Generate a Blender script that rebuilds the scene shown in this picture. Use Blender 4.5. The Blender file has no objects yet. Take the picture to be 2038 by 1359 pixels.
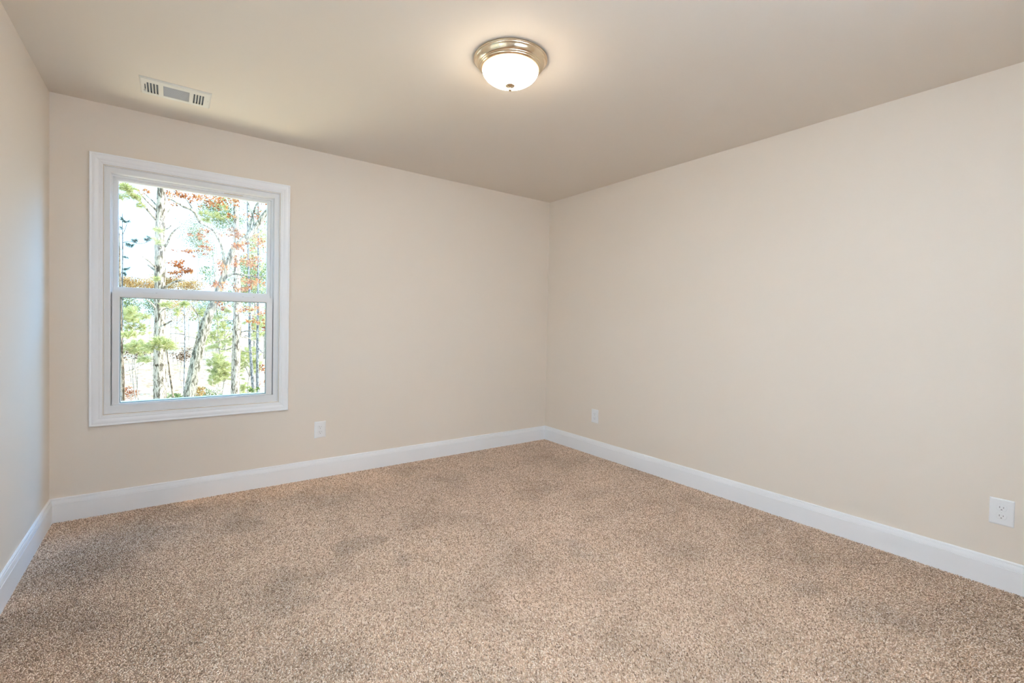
import bpy, bmesh, math, random
import numpy as np
from mathutils import Vector, Matrix

random.seed(7)
rng = np.random.default_rng(11)
scene = bpy.context.scene
COL = scene.collection
PI = math.pi

# ---------------------------------------------------------------- camera
H = 2.44            # ceiling height
W = 3.706           # room width (left wall to right wall)
REAR = -4.05        # rear wall (behind the camera)
F_PX, IMG_W = 928.14, 2038.0
YAW, PITCH, ROLL = 0.6331, -0.0208, 0.0203
CAM = Vector((0.5522, -3.6843, 1.1955))
fwd = Vector((math.sin(YAW)*math.cos(PITCH), math.cos(YAW)*math.cos(PITCH), math.sin(PITCH)))
r0 = Vector((math.cos(YAW), -math.sin(YAW), 0.0))
u0 = r0.cross(fwd)
rt = r0*math.cos(ROLL) + u0*math.sin(ROLL)
up = -r0*math.sin(ROLL) + u0*math.cos(ROLL)
cam_data = bpy.data.cameras.new('camera')
cam = bpy.data.objects.new('camera', cam_data)
COL.objects.link(cam)
cam.matrix_world = Matrix((
    (rt.x, up.x, -fwd.x, CAM.x),
    (rt.y, up.y, -fwd.y, CAM.y),
    (rt.z, up.z, -fwd.z, CAM.z),
    (0, 0, 0, 1)))
cam_data.sensor_fit = 'HORIZONTAL'
cam_data.sensor_width = 36.0
cam_data.lens = F_PX/IMG_W*36.0
cam_data.shift_y = -17.91/IMG_W
cam_data.clip_start = 0.02
cam_data.clip_end = 400
scene.camera = cam

# ---------------------------------------------------------------- light and exposure
SKY = 2.7
SUN = 7.8
LAMP = 39.0
FLASH = 2320.0        # photographer's flash bounced off the wall and ceiling behind the camera
wd = bpy.data.worlds.new('world'); scene.world = wd; wd.use_nodes = True
bg = wd.node_tree.nodes['Background']
bg.inputs[0].default_value = (0.52, 0.78, 1.0, 1)
bg.inputs[1].default_value = SKY
sun_d = bpy.data.lights.new('sun', 'SUN'); sun_d.energy = SUN; sun_d.angle = math.radians(0.6)
sun_d.color = (1.0, 0.93, 0.82)
sun = bpy.data.objects.new('sun', sun_d); COL.objects.link(sun)
sun.rotation_euler = Vector((-0.80, 0.30, -0.52)).to_track_quat('-Z', 'Y').to_euler()
def portal(name, loc, direction, sx, sy):
    d = bpy.data.lights.new(name, 'AREA'); d.shape = 'RECTANGLE'; d.size = sx; d.size_y = sy
    d.cycles.is_portal = True
    o = bpy.data.objects.new(name, d); COL.objects.link(o); o.location = loc
    o.rotation_euler = Vector(direction).to_track_quat('-Z', 'Y').to_euler()
portal('sky_portal_back', (0.707, 0.16, 1.338), (0, -1, 0), 0.96, 1.5)
portal('sky_portal_left', (-0.16, -2.45, 1.338), (1, 0, 0), 2.0, 1.5)

def fill_lamp(name, loc, target, size, power, color):
    d = bpy.data.lights.new(name, 'AREA'); d.shape = 'DISK'; d.size = size; d.energy = power; d.color = color
    o = bpy.data.objects.new(name, d); COL.objects.link(o); o.location = loc
    o.rotation_euler = (Vector(target)-Vector(loc)).to_track_quat('-Z', 'Y').to_euler()
# added area lamps, unseen outside the windows, stand in for blue sky and sunlit ground
fill_lamp('sky_fill', (2.15, 1.30, 3.00), (0.0, -0.50, 0.40), 1.4, 120, (0.0, 0.40, 1.0))
fill_lamp('left_fill', (-1.20, -3.00, 1.75), (2.80, -0.60, 0.30), 1.5, 42, (0.70, 0.86, 1.0))
fill_lamp('ground_fill', (0.15, 1.60, -0.75), (1.60, -1.40, 2.44), 1.6, 85, (1.0, 0.90, 0.58))

fl_d = bpy.data.lights.new('bounce_flash', 'SPOT'); fl_d.energy = FLASH; fl_d.spot_size = math.radians(95); fl_d.spot_blend = 0.6
fl_d.shadow_soft_size = 0.08; fl_d.color = (0.47, 0.665, 0.96)
fl = bpy.data.objects.new('bounce_flash', fl_d); COL.objects.link(fl); fl.location = (1.52, -3.10, 1.35)
fl.rotation_euler = Vector((-0.10, -1.0, 0.62)).to_track_quat('-Z', 'Y').to_euler()

vs = scene.view_settings
vs.view_transform = 'Standard'
try: vs.look = 'None'
except Exception: pass
vs.gamma = 1.0
vs.use_curve_mapping = False
vs.exposure = 0.0
cy = scene.cycles
cy.use_denoising = True
cy.max_bounces = 14
cy.diffuse_bounces = 8
cy.glossy_bounces = 4
cy.transparent_max_bounces = 12
cy.sample_clamp_indirect = 12.0
cy.caustics_reflective = False
cy.caustics_refractive = False

# ---------------------------------------------------------------- helpers
def new_obj(name, me, mat=None, parent=None, **props):
    o = bpy.data.objects.new(name, me)
    COL.objects.link(o)
    if mat is not None:
        for m in (mat if isinstance(mat, (list, tuple)) else [mat]):
            me.materials.append(m)
    if parent is not None: o.parent = parent
    for k, v in props.items(): o[k] = v
    return o

def bm_obj(name, bm, mat=None, parent=None, smooth=False, **props):
    bmesh.ops.recalc_face_normals(bm, faces=bm.faces)
    me = bpy.data.meshes.new(name)
    bm.to_mesh(me); bm.free()
    if smooth:
        me.polygons.foreach_set('use_smooth', [True]*len(me.polygons))
        if isinstance(smooth, float):
            try: me.set_sharp_from_angle(angle=smooth)
            except Exception: pass
    return new_obj(name, me, mat, parent, **props)

def np_mesh(name, verts, faces, smooth=False):
    """verts (n,3), faces (m,k) constant k"""
    me = bpy.data.meshes.new(name)
    verts = np.ascontiguousarray(verts, dtype=np.float32); faces = np.ascontiguousarray(faces, dtype=np.int32)
    n, (m, k) = len(verts), faces.shape
    me.vertices.add(n); me.vertices.foreach_set('co', verts.ravel())
    me.loops.add(m*k); me.loops.foreach_set('vertex_index', faces.ravel())
    me.polygons.add(m)
    me.polygons.foreach_set('loop_start', np.arange(0, m*k, k, dtype=np.int32))
    me.polygons.foreach_set('loop_total', np.full(m, k, dtype=np.int32))
    if smooth: me.polygons.foreach_set('use_smooth', np.ones(m, dtype=bool))
    me.update(calc_edges=True); me.validate()
    return me

def empty(name, loc, **props):
    o = bpy.data.objects.new(name, None); COL.objects.link(o); o.location = loc
    o.empty_display_size = 0.1
    for k, v in props.items(): o[k] = v
    return o

def add_box(bm, lo, hi, bevel=0.0):
    x0, y0, z0 = lo; x1, y1, z1 = hi
    b = bmesh.new()
    v = [b.verts.new(p) for p in ((x0,y0,z0),(x1,y0,z0),(x1,y1,z0),(x0,y1,z0),(x0,y0,z1),(x1,y0,z1),(x1,y1,z1),(x0,y1,z1))]
    for f in ((0,3,2,1),(4,5,6,7),(0,1,5,4),(1,2,6,5),(2,3,7,6),(3,0,4,7)):
        b.faces.new([v[i] for i in f])
    if bevel > 0:
        bmesh.ops.bevel(b, geom=list(b.edges), offset=bevel, segments=2, affect='EDGES', profile=0.5)
    me = bpy.data.meshes.new('tmp'); b.to_mesh(me); b.free()
    bm.from_mesh(me); bpy.data.meshes.remove(me)

def box(name, lo, hi, mat, parent=None, bevel=0.0, **props):
    bm = bmesh.new(); add_box(bm, lo, hi, bevel)
    return bm_obj(name, bm, mat, parent, **props)

# ---------------------------------------------------------------- materials
def mat_base(name):
    m = bpy.data.materials.new(name); m.use_nodes = True
    nt = m.node_tree
    return m, nt, nt.nodes['Principled BSDF']

def srgb(r, g, b):
    f = lambda c: ((c/255+0.055)/1.055)**2.4 if c > 10.3 else c/255/12.92
    return (f(r), f(g), f(b), 1)

def M_plain(name, col, rough=0.5, metal=0.0, spec=0.5):
    m, nt, p = mat_base(name)
    p.inputs['Base Color'].default_value = col
    p.inputs['Roughness'].default_value = rough
    p.inputs['Metallic'].default_value = metal
    p.inputs['Specular IOR Level'].default_value = spec
    return m

def M_paint(name, col, rough=0.7, bump=0.04, scale=260, spec=0.3):
    m, nt, p = mat_base(name)
    p.inputs['Roughness'].default_value = rough
    p.inputs['Specular IOR Level'].default_value = spec
    tc = nt.nodes.new('ShaderNodeTexCoord')
    n1 = nt.nodes.new('ShaderNodeTexNoise'); n1.inputs['Scale'].default_value = scale; n1.inputs['Detail'].default_value = 2
    n2 = nt.nodes.new('ShaderNodeTexNoise'); n2.inputs['Scale'].default_value = 1.3; n2.inputs['Detail'].default_value = 3
    mix = nt.nodes.new('ShaderNodeMix'); mix.data_type = 'RGBA'
    a = [c*0.985 for c in col[:3]]+[1]; b = [min(1, c*1.015) for c in col[:3]]+[1]
    mix.inputs[6].default_value = a; mix.inputs[7].default_value = b
    bp = nt.nodes.new('ShaderNodeBump'); bp.inputs['Strength'].default_value = bump; bp.inputs['Distance'].default_value = 0.002
    L = nt.links.new
    L(tc.outputs['Object'], n1.inputs['Vector']); L(tc.outputs['Object'], n2.inputs['Vector'])
    L(n2.outputs['Fac'], mix.inputs[0]); L(mix.outputs[2], p.inputs['Base Color'])
    L(n1.outputs['Fac'], bp.inputs['Height']); L(bp.outputs['Normal'], p.inputs['Normal'])
    return m

def ramp(nt, stops, interp='LINEAR'):
    r = nt.nodes.new('ShaderNodeValToRGB'); cr = r.color_ramp; cr.interpolation = interp
    while len(cr.elements) < len(stops): cr.elements.new(0.5)
    for e, (p, c) in zip(cr.elements, stops): e.position = p; e.color = c
    return r

WALLC = (0.755, 0.675, 0.585, 1)
wall_m = M_paint('wall_paint', WALLC)
ceil_m = M_paint('ceiling_paint', (0.75, 0.69, 0.62, 1), rough=0.85, bump=0.05)
trim_m = M_paint('white_trim_paint', (0.88, 0.89, 0.91, 1), rough=0.28, bump=0.01, scale=90, spec=0.5)
vinyl_m = M_paint('white_vinyl', (0.80, 0.805, 0.81, 1), rough=0.35, bump=0.01, scale=60, spec=0.5)
plate_m = M_plain('white_plastic', (0.83, 0.84, 0.85, 1), 0.32)
slot_m = M_plain('dark_slot', (0.32, 0.30, 0.30, 1), 0.7)
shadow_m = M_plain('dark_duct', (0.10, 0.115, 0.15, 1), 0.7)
seam_m = M_plain('receptacle_seam', (0.66, 0.66, 0.66, 1), 0.6)
vent_m = M_plain('white_enamel', (0.74, 0.73, 0.70, 1), 0.4)
grille_m = M_plain('grey_grille', (0.44, 0.455, 0.50, 1), 0.45)
nickel_m = M_plain('brushed_nickel', (0.82, 0.68, 0.49, 1), 0.19, 1.0)
steel_m = M_plain('screw_steel', (0.7, 0.7, 0.68, 1), 0.3, 1.0)
spacer_m = M_plain('glass_spacer', (0.10, 0.15, 0.13, 1), 0.4)
tape_m = M_plain('amber_tape', (0.45, 0.30, 0.06, 1), 0.5)
siding_m = M_plain('exterior_siding', (0.55, 0.54, 0.52, 1), 0.8)

def M_glass():
    m = bpy.data.materials.new('window_glass'); m.use_nodes = True
    nt = m.node_tree; nt.nodes.clear()
    out = nt.nodes.new('ShaderNodeOutputMaterial')
    tr = nt.nodes.new('ShaderNodeBsdfTransparent'); tr.inputs[0].default_value = (0.97, 0.985, 0.98, 1)
    gl = nt.nodes.new('ShaderNodeBsdfGlossy'); gl.inputs['Roughness'].default_value = 0.0
    fr = nt.nodes.new('ShaderNodeFresnel'); 
    geo = nt.nodes.new('ShaderNodeNewGeometry'); io = nt.nodes.new('ShaderNodeMapRange')   # same reflectance from either side of the thin pane
    io.inputs[3].default_value = 1.45; io.inputs[4].default_value = 1/1.45
    mx = nt.nodes.new('ShaderNodeMixShader'); L = nt.links.new
    L(geo.outputs['Backfacing'], io.inputs[0]); L(io.outputs[0], fr.inputs['IOR'])
    L(fr.outputs[0], mx.inputs[0]); L(tr.outputs[0], mx.inputs[1]); L(gl.outputs[0], mx.inputs[2]); L(mx.outputs[0], out.inputs[0])
    return m
glass_m = M_glass()

def M_bowl():
    m, nt, p = mat_base('frosted_lamp_glass')
    p.inputs['Base Color'].default_value = (0.9, 0.86, 0.78, 1)
    p.inputs['Roughness'].default_value = 0.35
    tc = nt.nodes.new('ShaderNodeTexCoord')
    sep = nt.nodes.new('ShaderNodeSeparateXYZ')
    n = nt.nodes.new('ShaderNodeTexNoise'); n.inputs['Scale'].default_value = 9; n.inputs['Detail'].default_value = 3; n.inputs['Distortion'].default_value = 1.2
    r = ramp(nt, [(0.3, (1.0, 0.80, 0.58, 1)), (0.7, (1.0, 0.89, 0.73, 1))])
    # the bulbs sit low in the bowl: the glass dims and warms towards its metal rim
    mr = nt.nodes.new('ShaderNodeMapRange'); mr.inputs[1].default_value = -0.047; mr.inputs[2].default_value = -0.085
    zr = ramp(nt, [(0.0, (0.03, 0.019, 0.008, 1)), (0.14, (0.036, 0.033, 0.032, 1)), (0.30, (0.16, 0.16, 0.17, 1)), (0.55, (1.35, 1.35, 1.35, 1)), (1.0, (1.6, 1.6, 1.6, 1))])
    mx = nt.nodes.new('ShaderNodeMix'); mx.data_type = 'RGBA'; mx.blend_type = 'MULTIPLY'; mx.inputs[0].default_value = 1
    L = nt.links.new
    L(tc.outputs['Object'], n.inputs['Vector']); L(n.outputs['Fac'], r.inputs[0]); L(tc.outputs['Object'], sep.inputs[0]); L(sep.outputs[2], mr.inputs[0])
    L(mr.outputs[0], zr.inputs[0]); L(r.outputs[0], mx.inputs[6]); L(zr.outputs[0], mx.inputs[7])
    L(mx.outputs[2], p.inputs['Emission Color']); p.inputs['Emission Strength'].default_value = LAMP
    return m
bowl_m = M_bowl()

PILE_AND_SHADE = [(0.43, -0.44, 0.3, 0.8), (0.87, -0.54, 0.22, 0.84), (1.3, -0.34, 0.2, 0.86), (0.2, -0.73, 0.35, 0.78), (1.38, -1.24, 0.12, 0.8), (0.13, -1.21, 0.3, 0.82), (0.96, -1.45, 0.2, 0.85), (2.27, -1.92, 0.14, 0.86), (1.58, -1.55, 0.1, 0.84), (2.94, -2.77, 0.16, 0.82), (2.98, -1.7, 0.18, 0.9), (3.0, -3.11, 0.2, 0.84), (3.29, -3.3, 0.3, 0.84), (0.54, -0.1, 0.2, 0.82), (2.3, -0.56, 0.2, 0.9), (3.48, -1.93, 0.2, 0.9), (1.31, -1.94, 0.5, 1.06), (1.84, -2.09, 0.3, 1.05)]
def M_carpet():
    m, nt, p = mat_base('frieze_carpet')
    p.inputs['Roughness'].default_value = 0.95; p.inputs['Specular IOR Level'].default_value = 0.05
    geo = nt.nodes.new('ShaderNodeNewGeometry'); tc = nt.nodes.new('ShaderNodeTexCoord')
    r = ramp(nt, [(0.0, srgb(138,114,96)), (0.16, srgb(176,149,127)), (0.45, srgb(212,184,160)), (0.75, srgb(234,209,187)), (1.0, srgb(250,234,219))])
    n = nt.nodes.new('ShaderNodeTexNoise'); n.inputs['Scale'].default_value = 2.3; n.inputs['Detail'].default_value = 3; n.inputs['Roughness'].default_value = 0.55
    rr = ramp(nt, [(0.30, (0.80,0.79,0.78,1)), (0.48, (0.97,0.97,0.97,1)), (0.75, (1.04,1.04,1.04,1))])
    mx = nt.nodes.new('ShaderNodeMix'); mx.data_type = 'RGBA'; mx.blend_type = 'MULTIPLY'; mx.inputs[0].default_value = 1
    L = nt.links.new
    L(geo.outputs['Random Per Island'], r.inputs[0]); L(tc.outputs['Object'], n.inputs['Vector']); L(n.outputs['Fac'], rr.inputs[0])
    L(r.outputs[0], mx.inputs[6]); L(rr.outputs[0], mx.inputs[7]); L(mx.outputs[2], p.inputs['Base Color'])
    # brushed-pile marks from feet and vacuum cleaner, plus painted shade near the left wall
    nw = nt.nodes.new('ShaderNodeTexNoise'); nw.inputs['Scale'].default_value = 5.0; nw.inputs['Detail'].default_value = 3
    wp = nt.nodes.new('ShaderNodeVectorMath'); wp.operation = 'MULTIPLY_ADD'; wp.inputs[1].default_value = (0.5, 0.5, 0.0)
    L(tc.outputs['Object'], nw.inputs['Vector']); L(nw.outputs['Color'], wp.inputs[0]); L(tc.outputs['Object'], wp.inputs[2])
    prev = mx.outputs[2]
    for x, y, rad, v in PILE_AND_SHADE:
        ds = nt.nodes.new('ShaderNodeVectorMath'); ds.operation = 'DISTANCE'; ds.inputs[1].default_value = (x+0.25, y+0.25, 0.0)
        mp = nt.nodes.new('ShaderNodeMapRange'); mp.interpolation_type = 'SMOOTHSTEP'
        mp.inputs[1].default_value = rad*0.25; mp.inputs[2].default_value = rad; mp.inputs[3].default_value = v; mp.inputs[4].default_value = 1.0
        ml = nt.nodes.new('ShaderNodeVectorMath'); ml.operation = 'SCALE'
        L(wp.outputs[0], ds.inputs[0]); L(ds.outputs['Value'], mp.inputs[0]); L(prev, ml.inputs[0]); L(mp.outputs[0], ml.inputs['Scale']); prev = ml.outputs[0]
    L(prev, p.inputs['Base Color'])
    return m
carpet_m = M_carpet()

def M_leaf(name, stops, trans=0.35):
    m = bpy.data.materials.new(name); m.use_nodes = True; nt = m.node_tree; nt.nodes.clear()
    out = nt.nodes.new('ShaderNodeOutputMaterial'); geo = nt.nodes.new('ShaderNodeNewGeometry')
    r = ramp(nt, stops); d = nt.nodes.new('ShaderNodeBsdfDiffuse'); t = nt.nodes.new('ShaderNodeBsdfTranslucent')
    mx = nt.nodes.new('ShaderNodeMixShader'); mx.inputs[0].default_value = trans; L = nt.links.new
    L(geo.outputs['Random Per Island'], r.inputs[0]); L(r.outputs[0], d.inputs[0]); L(r.outputs[0], t.inputs[0])
    L(d.outputs[0], mx.inputs[1]); L(t.outputs[0], mx.inputs[2]); L(mx.outputs[0], out.inputs[0])
    return m
oak_leaf_m = M_leaf('autumn_oak_leaf', [(0, (0.20,0.07,0.03,1)), (0.3, (0.50,0.17,0.06,1)), (0.65, (0.66,0.30,0.12,1)), (1, (0.75,0.52,0.28,1))])
red_leaf_m = M_leaf('red_leaf', [(0, (0.25,0.07,0.04,1)), (0.5, (0.52,0.18,0.08,1)), (1, (0.66,0.42,0.20,1))])
shaded_brown_leaf_m = M_leaf('shaded_brown_leaf', [(0, (0.08,0.05,0.03,1)), (0.5, (0.22,0.14,0.09,1)), (1, (0.55,0.42,0.32,1))])  # for the thickets: the dark band of shade is put into the leaf colour
green_leaf_m = M_leaf('green_leaf', [(0, (0.05,0.11,0.02,1)), (0.4, (0.17,0.27,0.06,1)), (0.75, (0.38,0.46,0.15,1)), (1, (0.66,0.66,0.36,1))])
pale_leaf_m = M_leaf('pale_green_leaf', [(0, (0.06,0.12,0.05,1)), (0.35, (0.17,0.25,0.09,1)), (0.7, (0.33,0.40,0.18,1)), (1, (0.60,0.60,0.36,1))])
gold_leaf_m = M_leaf('golden_leaf', [(0, (0.24,0.12,0.04,1)), (0.35, (0.54,0.34,0.12,1)), (1, (0.78,0.64,0.36,1))])
needle_m = M_leaf('pine_needles', [(0, (0.17,0.23,0.06,1)), (0.25, (0.46,0.53,0.18,1)), (0.55, (0.76,0.75,0.40,1)), (1, (0.85,0.82,0.58,1))], 0.4)
blue_needle_m = M_leaf('sapling_needles', [(0, (0.03,0.09,0.08,1)), (1, (0.12,0.22,0.17,1))], 0.2)

def M_bark(name, dark, light, sx=30, sz=8, lo=0.42, hi=0.56):
    m, nt, p = mat_base(name)
    p.inputs['Roughness'].default_value = 0.95; p.inputs['Specular IOR Level'].default_value = 0.1
    tc = nt.nodes.new('ShaderNodeTexCoord'); mp = nt.nodes.new('ShaderNodeMapping')
    mp.inputs['Scale'].default_value = (sx, sx, sz)
    n = nt.nodes.new('ShaderNodeTexNoise'); n.inputs['Scale'].default_value = 1.0; n.inputs['Detail'].default_value = 6; n.inputs['Roughness'].default_value = 0.65; n.inputs['Distortion'].default_value = 0.8
    r = ramp(nt, [(lo, dark), ((lo+hi)/2, [(a*2+b)/3 for a, b in zip(dark, light)]), (hi, light)])
    bp = nt.nodes.new('ShaderNodeBump'); bp.inputs['Strength'].default_value = 0.8; bp.inputs['Distance'].default_value = 0.03
    L = nt.links.new
    L(tc.outputs['Object'], mp.inputs[0]); L(mp.outputs[0], n.inputs['Vector']); L(n.outputs['Fac'], r.inputs[0]); L(r.outputs[0], p.inputs['Base Color'])
    L(n.outputs['Fac'], bp.inputs['Height']); L(bp.outputs['Normal'], p.inputs['Normal'])
    return m
pine_bark_m = M_bark('pine_bark', (0.105,0.085,0.06,1), (0.64,0.57,0.47,1), 22, 6, 0.40, 0.53)
oak_bark_m = M_bark('oak_bark', (0.095,0.088,0.062,1), (0.56,0.52,0.42,1), 24, 5, 0.40, 0.54)
brown_bark_m = M_bark('brown_bark', (0.08,0.055,0.035,1), (0.50,0.40,0.30,1), 26, 6)
grey_bark_m = M_bark('grey_bark', (0.06,0.068,0.08,1), (0.46,0.48,0.50,1), 40, 9)
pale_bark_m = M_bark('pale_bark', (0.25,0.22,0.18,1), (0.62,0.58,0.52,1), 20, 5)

def M_litter():
    m, nt, p = mat_base('leaf_litter'); p.inputs['Roughness'].default_value = 1.0; p.inputs['Specular IOR Level'].default_value = 0.0
    tc = nt.nodes.new('ShaderNodeTexCoord')
    v = nt.nodes.new('ShaderNodeTexVoronoi'); v.inputs['Scale'].default_value = 6
    n = nt.nodes.new('ShaderNodeTexNoise'); n.inputs['Scale'].default_value = 0.35; n.inputs['Detail'].default_value = 4
    r = ramp(nt, [(0, (0.34,0.20,0.12,1)), (0.2, (0.50,0.40,0.33,1)), (0.6, (0.56,0.48,0.42,1)), (1, (0.62,0.57,0.52,1))])
    g = ramp(nt, [(0.45, (1,1,1,1)), (0.8, (0.80,0.86,0.62,1))])
    mx = nt.nodes.new('ShaderNodeMix'); mx.data_type = 'RGBA'; mx.blend_type = 'MULTIPLY'; mx.inputs[0].default_value = 1
    sp = nt.nodes.new('ShaderNodeSeparateColor'); L = nt.links.new
    L(tc.outputs['Object'], v.inputs['Vector']); L(tc.outputs['Object'], n.inputs['Vector'])
    L(v.outputs['Color'], sp.inputs[0]); L(sp.outputs[0], r.inputs[0]); L(n.outputs['Fac'], g.inputs[0])
    L(r.outputs[0], mx.inputs[6]); L(g.outputs[0], mx.inputs[7]); L(mx.outputs[2], p.inputs['Base Color'])
    return m
litter_m = M_litter()

# ---------------------------------------------------------------- room shell
T = 0.15
ST = dict(kind='structure')
def wall_cells(name, axis, lo, hi, us, holes, mat):
    """wall slab: axis 'x' runs along x (thickness in y), 'y' runs along y (thickness in x); holes = (u0,u1,z0,z1)"""
    bm = bmesh.new()
    (u0, u1), (z0, z1) = us
    ue = sorted({u0, u1, *[h[0] for h in holes], *[h[1] for h in holes]})
    ze = sorted({z0, z1, *[max(z0, h[2]) for h in holes], *[h[3] for h in holes]})
    solid = {}
    for i in range(len(ue)-1):
        for j in range(len(ze)-1):
            uc, zc = (ue[i]+ue[i+1])/2, (ze[j]+ze[j+1])/2
            solid[i, j] = not any(h[0] < uc < h[1] and h[2] < zc < h[3] for h in holes)
    P = (lambda u, t, z: (u, t, z)) if axis == 'x' else (lambda u, t, z: (t, u, z))
    cache = {}
    def V(u, t, z):
        k = (round(u, 5), round(t, 5), round(z, 5))
        if k not in cache: cache[k] = bm.verts.new(P(*k))
        return cache[k]
    for (i, j), s in solid.items():
        if not s: continue
        a, b, c, d = ue[i], ue[i+1], ze[j], ze[j+1]
        bm.faces.new([V(a,lo,c), V(b,lo,c), V(b,lo,d), V(a,lo,d)])
        bm.faces.new([V(a,hi,c), V(a,hi,d), V(b,hi,d), V(b,hi,c)])
        for (di, dj, e) in ((-1,0,((a,c),(a,d))), (1,0,((b,c),(b,d))), (0,-1,((a,c),(b,c))), (0,1,((a,d),(b,d)))):
            if not solid.get((i+di, j+dj), False):
                (p, q), (r_, s_) = e
                bm.faces.new([V(p,lo,q), V(r_,lo,s_), V(r_,hi,s_), V(p,hi,q)])
    return bm_obj(name, bm, mat, **ST)

FL = -0.010
W1 = (0.2335, 1.181, 0.597, 2.081)                  # window_1 rough opening (x0,x1,z0,z1)
W2 = [(-2.46-0.985, -2.46-0.035, 0.597, 2.081), (-2.46+0.035, -2.46+0.985, 0.597, 2.081)]  # openings of the unseen twin window in the left wall
DOOR = (0.22, 1.03, -1.0, 2.03)
ZB, ZT = FL-0.02, H
wall_cells('wall_back', 'x', 0.0, T, ((-T, W+T), (ZB, ZT)), [W1], wall_m)
wall_cells('wall_left', 'y', -T, 0.0, ((REAR, 0.0), (ZB, ZT)), W2, wall_m)
wall_cells('wall_right', 'y', W, W+T, ((REAR, 0.0), (ZB, ZT)), [], wall_m)
wall_cells('wall_rear', 'x', REAR-T, REAR, ((-T, W+T), (ZB, ZT)), [DOOR], wall_m)
box('ceiling', (-T, -5.6, H), (W+T, T, H+0.12), ceil_m, **ST)
# little hall beyond the doorway
box('wall_hall_left', (-0.25, -5.5, ZB), (-0.15, REAR-T, H), wall_m, **ST)
box('wall_hall_right', (1.5, -5.5, ZB), (1.6, REAR-T, H), wall_m, **ST)
box('wall_hall_rear', (-0.25, -5.6, ZB), (1.6, -5.5, H), wall_m, **ST)
box('subfloor', (-T-0.1, -5.6, ZB-0.12), (W+T, T, ZB), siding_m, **ST)

# carpet: base plus individual yarn tufts in one floor mesh
def carpet():
    # base slab
    V = [np.array([(0,-5.5,FL-0.02),(W,-5.5,FL-0.02),(W,0,FL-0.02),(0,0,FL-0.02),(0,-5.5,FL),(W,-5.5,FL),(W,0,FL),(0,0,FL)], dtype=np.float32)]
    Q = np.array([(0,3,2),(0,2,1),(4,5,6),(4,6,7),(0,1,5),(0,5,4),(1,2,6),(1,6,5),(2,3,7),(2,7,6),(3,0,4),(3,4,7)])
    F = [Q]; base = 8
    def lay(x, y, s):
        nonlocal base
        n = len(x)
        # smooth pile direction field
        a0 = 1.1*np.sin(1.7*x+0.6*y+0.4) + 1.3*np.sin(0.9*x-2.1*y+1.3) + 0.6*np.sin(4.1*x+3.3*y)
        az = a0 + rng.normal(0, 0.9, n)
        tilt = np.radians(rng.uniform(8, 58, n))
        L = s*rng.uniform(0.62, 1.05, n); wd_ = s*rng.uniform(0.44, 0.64, n)
        z = FL + s*rng.uniform(0.55, 1.05, n)
        d = np.stack([np.cos(az)*np.cos(tilt), np.sin(az)*np.cos(tilt), np.sin(tilt)], 1)
        sd = np.stack([-np.sin(az), np.cos(az), np.zeros(n)], 1)
        nn = np.cross(d, sd)
        c = np.stack([x, y, z], 1)
        tw = rng.uniform(-0.5, 0.5, (n, 1))
        P = np.stack([c-d*L[:,None], c+sd*wd_[:,None]+nn*wd_[:,None]*tw, c+nn*wd_[:,None]*0.9, c-sd*wd_[:,None]-nn*wd_[:,None]*tw, c-nn*wd_[:,None]*0.9, c+d*L[:,None]], 1)
        P[:,:,0] = np.clip(P[:,:,0], 0.002, W-0.002); P[:,:,1] = np.minimum(P[:,:,1], -0.002)
        V.append(P.reshape(-1, 3))
        t = np.array([(0,2,1),(0,3,2),(0,4,3),(0,1,4),(5,1,2),(5,2,3),(5,3,4),(5,4,1)])
        F.append((np.arange(n)[:,None,None]*6 + t[None] + base).reshape(-1, 3)); base += 6*n
    sp = 0.0056
    gx, gy = np.meshgrid(np.arange(0.004, W-0.002, sp), np.arange(-4.0, -0.004, sp))
    gx = gx.ravel(); gy = gy.ravel()
    gx = gx + rng.uniform(-0.5, 0.5, len(gx))*sp; gy = gy + rng.uniform(-0.5, 0.5, len(gy))*sp
    lay(gx, gy, sp*0.92)
    return np_mesh('floor', np.concatenate(V), np.concatenate(F), smooth=True)
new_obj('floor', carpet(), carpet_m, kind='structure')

# baseboards: one extruded moulding per wall
BB = [(0,-0.012),(0.014,-0.012),(0.014,0.0965),(0.0108,0.0975),(0.0108,0.0992),(0.0138,0.1005),(0.0128,0.110),(0.0112,0.1165),(0.0100,0.1208),(0.0060,0.1216),(0.0060,0.1236),(0.0090,0.1246),(0.0085,0.1300),(0.0050,0.1337),(0,0.1340)]
def baseboard(name, p0, p1, inward, m0=0.0, m1=0.0):
    """p0->p1 along the wall foot; inward = unit normal into the room; m0,m1 = mitre shortening per unit of depth"""
    p0 = Vector(p0); p1 = Vector(p1); d = (p1-p0).normalized(); n = Vector(inward)
    bm = bmesh.new()
    A = [bm.verts.new(p0 + n*t + d*t*m0 + Vector((0,0,z))) for t, z in BB]
    B = [bm.verts.new(p1 + n*t - d*t*m1 + Vector((0,0,z))) for t, z in BB]
    k = len(BB)
    for i in range(k-1): bm.faces.new([A[i], A[i+1], B[i+1], B[i]])
    bm.faces.new([A[k-1], A[0], B[0], B[k-1]]); bm.faces.new(A); bm.faces.new(list(reversed(B)))
    bm_obj(name, bm, trim_m, smooth=0.45, **ST)
baseboard('baseboard_back', (0,0,0), (W,0,0), (0,-1,0), 1, 1)
baseboard('baseboard_right', (W,0,0), (W,REAR,0), (-1,0,0), 1, 1)
baseboard('baseboard_left', (0,REAR,0), (0,0,0), (1,0,0), 1, 1)
baseboard('baseboard_rear', (W,REAR,0), (DOOR[1]+0.065,REAR,0), (0,1,0), 1, 0)

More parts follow.
